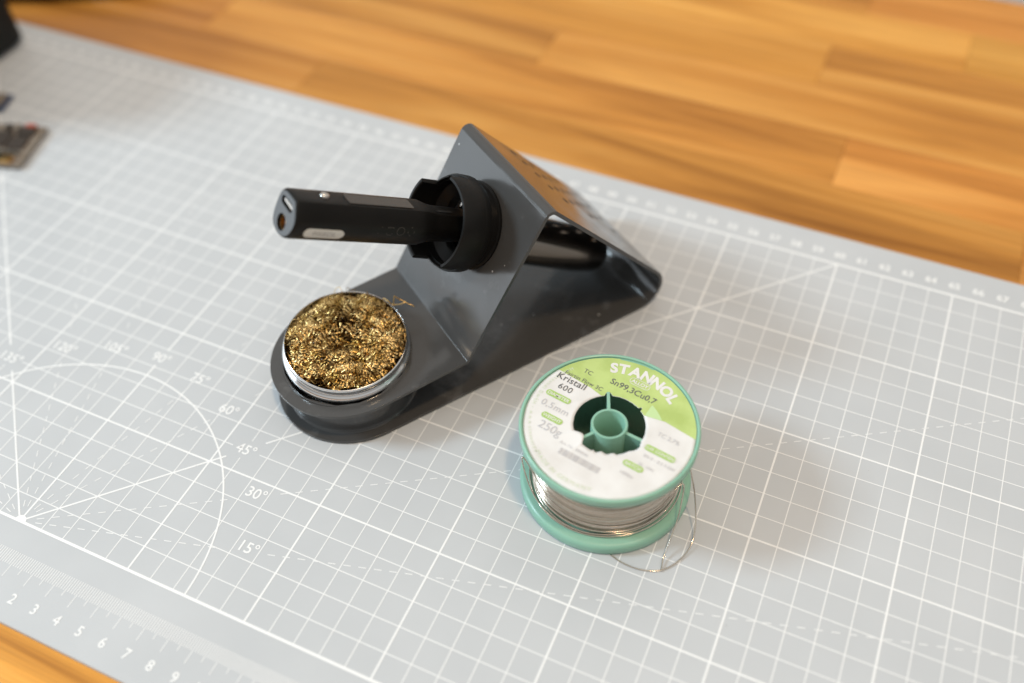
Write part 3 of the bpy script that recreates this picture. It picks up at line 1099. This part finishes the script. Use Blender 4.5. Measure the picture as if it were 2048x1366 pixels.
# ------------------------------------------------------------------ picture ray helper (places the loose strands and wires in space)
def ray_at(px, py, z):
    d = rx * ((px - 1024) / 1916.1) + ry * (-(py - 683) / 1916.1) - cz
    t = (z - CAM_POS.z) / d.z
    return CAM_POS + d * t


def wl(px, py, z):
    p = ray_at(px, py, z) - SO
    return (p.dot(SE), p.dot(SN), z)


strand([wl(770, 612, 2.65), wl(766, 597, 2.9), wl(776, 602, 3.0), wl(786, 610, 2.9), wl(788, 594, 3.15), wl(792, 594, 3.15), wl(810, 604, 3.0), wl(829, 613, 2.85)], 0.025)
strand([wl(786, 610, 2.9), wl(802, 608, 2.95), wl(812, 603, 3.0)], 0.024)
strand([wl(664, 592, 2.75), wl(670, 580, 3.0), wl(678, 574, 3.2), wl(684, 584, 3.1), wl(682, 598, 2.85)], 0.012)
strand([wl(583, 642, 2.75), wl(588, 639, 2.95), wl(602, 640, 2.85)], 0.02)

# ------------------------------------------------------------------ solder spool
SP = (19.35, 10.27)
spool = empty('solder_spool', (SP[0], SP[1], 0.004))
tag(spool, 'mint green plastic spool of thin solder wire with a torn white and green round label', 'solder spool')
ZS = 3.6
low = [(2.0, 0.01), (3.10, 0.01), (3.16, 0.03), (3.19, 0.09), (3.19, 0.36), (3.17, 0.43), (3.11, 0.49), (3.02, 0.52), (2.2, 0.52), (2.0, 0.52)]
v_, f_ = lathe(low, 128, SP)
mesh_obj('lower_flange', v_, f_, MAT_SPOOL, spool, angle=45)
upf = [(2.0, 3.14), (3.05, 3.14), (3.13, 3.17), (3.17, 3.23), (3.18, 3.53), (3.165, 3.57), (3.13, 3.60), (3.09, 3.60), (3.055, 3.575), (3.05, 3.50), (2.0, 3.50)]
v_, f_ = lathe(upf, 128, SP)
mesh_obj('upper_flange', v_, f_, MAT_SPOOL, spool, angle=45)
v_, f_ = lathe([(2.0, 0.3), (2.16, 0.3), (2.16, 3.3), (2.0, 3.3)], 96, SP)
mesh_obj('barrel', v_, f_, MAT_SPOOL, spool, angle=45)
hub = [(0.53, 0.02), (0.66, 0.02), (0.655, 3.56), (0.635, 3.59), (0.565, 3.59), (0.545, 3.56)]
v_, f_ = lathe(hub, 64, SP)
mesh_obj('hub_tube', v_, f_, MAT_SPOOL, spool, angle=45)
for d in (112, 232, 352):
    a = math.radians(d)
    c, s = math.cos(a), math.sin(a)
    M_ = Matrix(((c, -s, 0, SP[0]), (s, c, 0, SP[1]), (0, 0, 1, 0), (0, 0, 0, 1)))
    mb = MB()
    mb.box((0.62, -0.055, 0.05), (1.42, 0.055, 3.545 if d == 112 else 3.505), M_)
    mb.box((1.42, -0.055, 0.05), (2.05, 0.055, 3.49), M_)
    mb.build('web', MAT_SPOOL, spool)

# wound solder
wn = random.Random(11)
wd_ = MB()


def torus_wire(mb_, r, z, tiltx, tilty, rad, ph, wav=0.0, n=110, sides=6):
    pts = []
    for i in range(n):
        a = 2 * PI * i / n
        rr = r + wav * math.sin(3 * a + ph)
        pts.append((SP[0] + rr * math.cos(a), SP[1] + rr * math.sin(a), z + tiltx * math.cos(a) + tilty * math.sin(a) + wav * math.sin(2 * a + ph)))
    v_, f_ = tube(pts, rad, sides, closed=True)
    mb_.add(v_, f_)


z = 0.58
while z < 3.10:
    bulge = 0.10 * math.sin((z - 0.55) / 2.55 * PI)
    torus_wire(wd_, 2.60 + bulge + wn.uniform(-0.012, 0.02), z, wn.uniform(-0.012, 0.012), wn.uniform(-0.012, 0.012), 0.027, wn.uniform(0, 6))
    z += 0.061 + wn.uniform(-0.003, 0.010)
for i in range(22):
    z = wn.uniform(0.75, 2.9)
    torus_wire(wd_, 2.715 + wn.uniform(0, 0.03), z, wn.uniform(-0.07, 0.07), wn.uniform(-0.07, 0.07), 0.026, wn.uniform(0, 6), 0.004)
torus_wire(wd_, 2.74, 0.70, 0.05, 0.06, 0.026, 1.0, 0.02)
torus_wire(wd_, 2.82, 0.62, 0.06, 0.02, 0.026, 2.0, 0.03)
v_, f_ = lathe([(2.2, 0.53), (2.54, 0.53), (2.635, 1.8), (2.54, 3.13), (2.2, 3.13)], 96, SP)
wd_.add(v_, f_)
wd_.build('solder_winding', MAT_SOLDER, spool, smooth=True)


def loose(pts, r=0.026):
    v_, f_ = tube(spline([ray_at(*p) for p in pts], 90), r, 8)
    mesh_obj('loose_wire', v_, f_, MAT_SOLDER, spool, smooth=True)


loose([(1340, 985, 1.6), (1376, 938, 1.9), (1386, 965, 1.6), (1391, 1010, 0.9), (1390, 1060, 0.35), (1378, 1098, 0.10), (1350, 1127, 0.035), (1318, 1141, 0.035), (1280, 1139, 0.035), (1245, 1126, 0.035), (1218, 1108, 0.035)])
loose([(1330, 1000, 1.4), (1366, 968, 1.6), (1362, 1010, 1.2), (1353, 1045, 0.75), (1338, 1085, 0.35), (1327, 1115, 0.12), (1322, 1143, 0.04)])
loose([(1090, 985, 1.0), (1047, 915, 1.9), (1050, 945, 1.5), (1068, 990, 0.9), (1095, 1025, 0.62), (1130, 1050, 0.56), (1180, 1068, 0.56), (1230, 1066, 0.58), (1290, 1050, 0.62), (1335, 1018, 0.8)])

_pa, _pb = ray_at(1093, 782, 3.52), ray_at(1138, 805, 3.52)
LBL_ANG = math.atan2(_pb.y - _pa.y, _pb.x - _pa.x)
# ---- label: paper ring with torn inner edge, printed
LA = LBL_ANG            # text baseline direction on the label
lc, ls = math.cos(LA), math.sin(LA)


def LP(x, y):
    return (SP[0] + x * lc - y * ls, SP[1] + x * ls + y * lc)


def lab(px, py):
    p = ray_at(px, py, 3.52)
    dx, dy = p.x - SP[0], p.y - SP[1]
    return (dx * lc + dy * ls, -dx * ls + dy * lc)


ZL = 3.512
lr = random.Random(3)
NL = 220
inner, outer = [], []
for i in range(NL):
    a = 2 * PI * i / NL
    wob = 0.012 * noise.noise(Vector((math.cos(a) * 9, math.sin(a) * 9, 2)))
    outer.append((3.02 + wob - (0.05 if 88 < math.degrees(a) % 360 < 112 else 0)))
    ri = 1.27 + 0.012 * noise.noise(Vector((math.cos(a) * 7, math.sin(a) * 7, 5)))
    da = math.degrees(a + LA) % 360
    if 215 < da < 243: ri = 1.27 + 0.02 - 0.26 * math.sin((da - 215) / 28 * PI)      # torn flap over the opening
    if 262 < da < 300: ri += -0.05 + 0.09 * noise.noise(Vector((da * 0.11, 0, 1)))
    if 322 < da < 350: ri += 0.10 * math.sin((da - 322) / 28 * PI) + 0.05 * noise.noise(Vector((da * 0.4, 0, 1)))
    if 105 < da < 118: ri += 0.16 * math.sin((da - 105) / 13 * PI)                   # slit by the upper web
    if 52 < da < 57: ri += 0.10
    inner.append(ri)
LT = 0.012
# region split: straight border between white and green (label frame): polyline in label coords
border = [(-4.0, lab(1060, 706)[1])] + [lab(*q) for q in ((1116, 738), (1182, 776), (1212, 799), (1288, 831), (1330, 844), (1393, 881))] + [(4.0, lab(1420, 895)[1])]
# white paper: full ring with thickness
vs, fs = [], []
for i in range(NL):
    a = 2 * PI * i / NL + LA
    c, s = math.cos(a), math.sin(a)
    rm = (inner[i] + outer[i]) / 2
    wv = lambda r: 0.010 * noise.noise(Vector((c * r * 2.2, s * r * 2.2, 4)))
    curlup = 0.05 if 215 < math.degrees(a) % 360 < 243 else 0.0
    for r, zz in ((inner[i], ZL - 0.004), (inner[i], ZL + LT + curlup), (inner[i] + 0.12, ZL + LT + wv(inner[i] + 0.1) + curlup * 0.4), (rm, ZL + LT), (outer[i] - 0.1, ZL + LT), (outer[i], ZL + LT), (outer[i], ZL - 0.004)):
        vs.append((SP[0] + r * c, SP[1] + r * s, zz))
for i in range(NL):
    j = (i + 1) % NL
    for q in range(6):
        fs.append((i * 7 + q, i * 7 + q + 1, j * 7 + q + 1, j * 7 + q))
label_o = mesh_obj('paper_label', vs, fs, MAT_WHITE, spool, smooth=True)


def label_part(name, mb_, mat):
    o = mb_.build(name, mat)
    o.parent = label_o
    o.location = (0, 0, 0)
    return o


def border_y(x):
    for (x0, y0), (x1, y1) in zip(border, border[1:]):
        if x0 <= x <= x1: return y0 + (y1 - y0) * (x - x0) / (x1 - x0)
    return 9


def green_region(test, z):
    mb_ = MB()
    nrad = 46
    for i in range(NL):
        j = (i + 1) % NL
        a0, a1 = 2 * PI * i / NL, 2 * PI * (i + 1) / NL
        # clip radially: find spans where test is true, with sub-cell precision
        for k in range(nrad):
            f0, f1 = k / nrad, (k + 1) / nrad
            quad = []
            for a, q, f in ((a0, i, f0), (a1, j, f0), (a1, j, f1), (a0, i, f1)):
                r = inner[q] + 0.005 + (outer[q] - inner[q] - 0.01) * f
                quad.append((r * math.cos(a), r * math.sin(a)))
            vals = [test(*p) for p in quad]
            if all(v > 0 for v in vals): poly = quad
            elif all(v <= 0 for v in vals): continue
            else:
                poly = []
                for n in range(4):
                    p, q_, v0, v1 = quad[n], quad[(n + 1) % 4], vals[n], vals[(n + 1) % 4]
                    if v0 > 0: poly.append(p)
                    if (v0 > 0) != (v1 > 0):
                        t = v0 / (v0 - v1)
                        poly.append((p[0] + (q_[0] - p[0]) * t, p[1] + (q_[1] - p[1]) * t))
                if len(poly) < 3: continue
            mb_.poly([(*LP(*p), z) for p in poly])
    return mb_


label_part('green_panel_print', green_region(lambda x, y: y - border_y(x), ZL + LT + 0.006), MAT_LIME)
label_part('pale_swirl_print', green_region(lambda x, y: min(y - border_y(x), 1.95 - math.hypot(x - 0.1, y + 0.25), x - 0.85), ZL + LT + 0.009), MAT_LIMEP)
ZI = ZL + LT + 0.014


def arc_text(mb_, body, r, a_start, a_end, size, bold_, flip=False):
    ws = []
    for ch in body:
        if ch == ' ':
            ws.append(size * 0.30)
        else:
            g = text_geo(ch, size, bold_)[0]
            ws.append(max(p[0] for p in g) - min(p[0] for p in g) + size * 0.085)
    tot = sum(ws) - (ws[0] + ws[-1]) / 2
    pos = 0.0
    for i, ch in enumerate(body):
        if i: pos += (ws[i - 1] + ws[i]) / 2
        if ch == ' ': continue
        a = math.radians(a_start + (a_end - a_start) * pos / tot)
        x, y = r * math.cos(a), r * math.sin(a)
        g, gf = text_geo(ch, size, bold_)
        mxx = (max(p[0] for p in g) + min(p[0] for p in g)) / 2
        ang = a - PI / 2 if not flip else a + PI / 2
        put_text(mb_, ch, SP[0] + x - mxx * math.cos(ang), SP[1] + y - mxx * math.sin(ang), ZI, size, ang, bold_)


# brand lettering follows the rim (angles measured in the place)
mb = MB()


def wang(px, py):
    p = ray_at(px, py, ZI)
    return math.degrees(math.atan2(p.y - SP[1], p.x - SP[0])), math.hypot(p.x - SP[0], p.y - SP[1])


aS, rS = wang(1229, 733)
aL, rL = wang(1343, 800)
mb = MB()
arc_text(mb, 'STANNOL', (rS + rL) / 2, aS, aL, 0.60, 0.027)
mb_brand = mb
mb = MB()
put_text(mb, 'ALLOY', *ray_at(1280, 768, ZI).xy, ZI, 0.21, LA, 0.006)
p0 = ray_at(1280, 768, ZI)
oo = rounded_rect(-0.40, 0.40, -0.15, 0.15, 0.145, 6)
ii = rounded_rect(-0.38, 0.38, -0.13, 0.13, 0.125, 6)
for i in range(len(oo)):
    j = (i + 1) % len(oo)
    mb.poly([(p0.x + q[0] * lc - q[1] * ls, p0.y + q[0] * ls + q[1] * lc, ZI) for q in (oo[i], oo[j], ii[j], ii[i])])
label_part('brand_lettering', mb_brand, MAT_WHITE)
label_part('alloy_badge', mb, MAT_WHITE)


def lt(mb_, body, px, py, size, bold_=0.0, sp=1.0, da=0.0):
    p = ray_at(px, py, ZI)
    put_text(mb_, body, p.x, p.y, ZI, size, LA + math.radians(da), bold_, sp)


def word(body, px, py, size, mat, bold_=0.0, sp=1.0, z=None):
    p = ray_at(px, py, ZI)
    wb = MB()
    put_text(wb, body, p.x, p.y, z or ZI, size, LA, bold_, sp)
    label_part('lettering', wb, mat)


for a in (('Sn99,3Cu0,7', 1266, 783, 0.36, MAT_INK, 0.003), ('TC', 1177, 744, 0.27, MAT_INK), ('Fairtin Flow 3C', 1168, 761, 0.25, MAT_INK),
          ('Kristall', 1144, 762, 0.40, MAT_INK, 0.002, 1.05), ('600', 1131, 776, 0.36, MAT_INK, 0.0, 1.1), ('0,5mm', 1110, 815, 0.38, MAT_INKF, 0.0, 1.1),
          ('250g', 1099, 858, 0.48, MAT_INKF), ('Art.-Nr. 593046', 1148, 897, 0.17, MAT_INKF), ('TC 2,7%', 1337, 878, 0.24, MAT_INKF),
          ('SN 0 - 0,5 F-SW', 1318, 926, 0.18, MAT_INKF), ('32 - DIN', 1292, 934, 0.16, MAT_INKF), ('1000m', 1252, 948, 0.19, MAT_INKF)):
    word(*a)
p0 = ray_at(1157, 920, ZI)
for row in (0,):
    inf = MB()
    bx = -0.78
    while bx < 0.78:
        w_ = lr.choice((0.012, 0.02, 0.032))
        q = [(bx, -0.13), (bx + w_, -0.13), (bx + w_, 0.13), (bx, 0.13)]
        inf.poly([(p0.x + a * lc - b_ * ls, p0.y + a * ls + b_ * lc, ZI) for a, b_ in q])
        bx += w_ + lr.choice((0.012, 0.02, 0.03))
    label_part('barcode', inf, MAT_INKF)
for tx, px, py, hw in (('DIAMETER', 1117, 793, 0.50), ('WEIGHT', 1104, 836, 0.42), ('FLUX CONTENT', 1320, 907, 0.58), ('BATCH', 1266, 932, 0.38)):
    p = ray_at(px, py, ZI)
    q = rounded_rect(-hw, hw, -0.125, 0.125, 0.12, 6)
    g = MB()
    g.poly([(p.x + a * lc - b_ * ls, p.y + a * ls + b_ * lc, ZI) for a, b_ in q])
    label_part('green_pill', g, MAT_INKG)
    word(tx, px, py, 0.17 if len(tx) > 9 else 0.19, MAT_WHITE, 0.003, 1.0, ZI + 0.004)
gp = MB()
arc_text(gp, 'Haan Stannol GmbH - www.stannol.de', 2.80, 140, 226, 0.20, 0.0, False)
arc_text(gp, 'MADE IN GERMANY', 2.75, 228, 276, 0.24, 0.0, True)
label_part('rim_lettering', gp, MAT_INKP)

# ------------------------------------------------------------------ blurred things at the far left
def board(name, label, corner, ex, ey, lx, ly, base_mat, seed, parts_spec):
    root = empty(name, (corner[0], corner[1], 0.0))
    tag(root, label, 'circuit board')
    br = random.Random(seed)
    ex, ey = Vector((*ex, 0)).normalized(), Vector((*ey, 0)).normalized()
    M_ = Matrix(((ex.x, ey.x, 0, corner[0]), (ex.y, ey.y, 0, corner[1]), (0, 0, 1, 0), (0, 0, 0, 1)))
    b1 = MB(); b1.box((0, 0, 0.14), (lx, ly, 0.28), M_)
    b1.build('board', base_mat, root)
    for x0, y0, w, h, zz, mt, nm in parts_spec:
        q = MB(); q.box((x0, y0, 0.281), (x0 + w, y0 + h, 0.28 + zz), M_)
        q.build(nm, mt, root)
    for i in range(9):     # solder pins that keep the board off the mat
        q = MB()
        x0, y0 = br.uniform(0.3, lx - 0.3), br.choice((0.25, ly - 0.3))
        q.box((x0, y0, 0.005), (x0 + 0.06, y0 + 0.06, 0.42), M_)
        q.build('pin', MAT_GOLD, root)
    return root


c0 = (-14.55, 15.85)
board('component_board', 'dark circuit board crowded with gold and silver components on the mat', c0, (-0.96, -0.27), (-0.27, 0.96), 5.0, 3.25, MAT_TAN, 4,
      [(0.45, 1.25, 0.95, 0.95, 0.12, MAT_PCB, 'chip'), (1.55, 1.35, 1.1, 1.2, 0.12, MAT_PCB, 'chip'), (0.42, 2.35, 0.85, 0.6, 0.18, MAT_PCB, 'chip'),
       (0.55, 2.95, 0.5, 0.25, 0.2, MAT_RED, 'red_component'), (0.55, 0.12, 0.55, 0.45, 0.25, MAT_GOLD, 'connector'),
       (1.35, 2.65, 0.3, 0.5, 0.2, MAT_TAN, 'capacitor'), (1.8, 2.7, 0.3, 0.4, 0.2, MAT_PCB, 'capacitor'),
       (0.35, 0.72, 0.26, 0.26, 0.18, MAT_STEEL, 'crystal'), (0.75, 0.76, 0.26, 0.26, 0.18, MAT_STEEL, 'crystal'), (1.15, 0.72, 0.26, 0.26, 0.18, MAT_STEEL, 'crystal'),
       (1.55, 0.76, 0.26, 0.26, 0.18, MAT_STEEL, 'crystal'), (1.3, 0.12, 1.2, 0.45, 0.2, MAT_PCB, 'pin_header'), (2.9, 1.2, 1.2, 1.6, 0.3, MAT_PCBB, 'blue_module'), (2.2, 0.75, 1.0, 0.35, 0.2, MAT_GOLD, 'connector')])
board('module_board', 'small blue circuit board lying beyond the larger dark board', (-18.95, 19.2), (-0.96, -0.27), (-0.27, 0.96), 3.0, 1.4, MAT_PCBB, 9,
      [(0.1, 0.2, 0.4, 0.9, 0.3, MAT_TAN, 'connector'), (0.9, 0.3, 0.9, 0.9, 0.25, MAT_PCB, 'chip')])

# black equipment case standing on the far left of the mat
case = empty('equipment_case', (-26.5, 20.5, 0.0))
tag(case, 'tall matt black equipment case standing on the far left of the mat', 'case')


def rbox(name, x0, x1, y0, y1, z0, z1, r, mat, parent):
    lo = rounded_rect(x0, x1, y0, y1, r, 6)
    li = rounded_rect(x0 + 0.15, x1 - 0.15, y0 + 0.15, y1 - 0.15, max(r - 0.15, 0.05), 6)
    n = len(lo)
    vs = [(x, y, z0) for x, y in li] + [(x, y, z0 + 0.15) for x, y in lo] + [(x, y, z1 - 0.15) for x, y in lo] + [(x, y, z1) for x, y in li]
    fs = [tuple(range(n - 1, -1, -1)), tuple(range(3 * n, 4 * n))]
    for l in range(3):
        for i in range(n):
            j = (i + 1) % n
            fs.append((l * n + i, l * n + j, (l + 1) * n + j, (l + 1) * n + i))
    return mesh_obj(name, vs, fs, mat, parent, angle=35)


rbox('body', -30.5, -22.7, 15.5, 25.65, 0.2, 9.0, 1.1, MAT_CASE, case)
rbox('lid', -30.6, -22.6, 15.4, 25.75, 9.0, 10.2, 1.1, MAT_CASE, case)
for fx in (-29.5, -24.2):
    for fy in (16.5, 24.3):
        v_, f_ = lathe([(0, 0.005), (0.5, 0.005), (0.55, 0.1), (0.5, 0.22), (0, 0.22)], 24, (fx, fy), None, False)
        mesh_obj('foot', v_, f_, MAT_CASE, case, angle=40)
v_, f_ = tube(spline([(-44, 22.9, ZT + 0.75), (-34, 26.2, ZT + 0.75), (-28.2, 28.9, ZT + 0.75), (-24.3, 30.6, ZT + 0.75), (-20.4, 33.4, ZT + 0.75), (-17, 41, ZT + 0.75), (-16, 50, ZT + 0.75)], 60), 0.74, 16)
cable = mesh_obj('power_cable', v_, f_, MAT_CASE, None, smooth=True)
tag(cable, 'thick black cable lying on the wooden worktop behind the mat', 'cable')
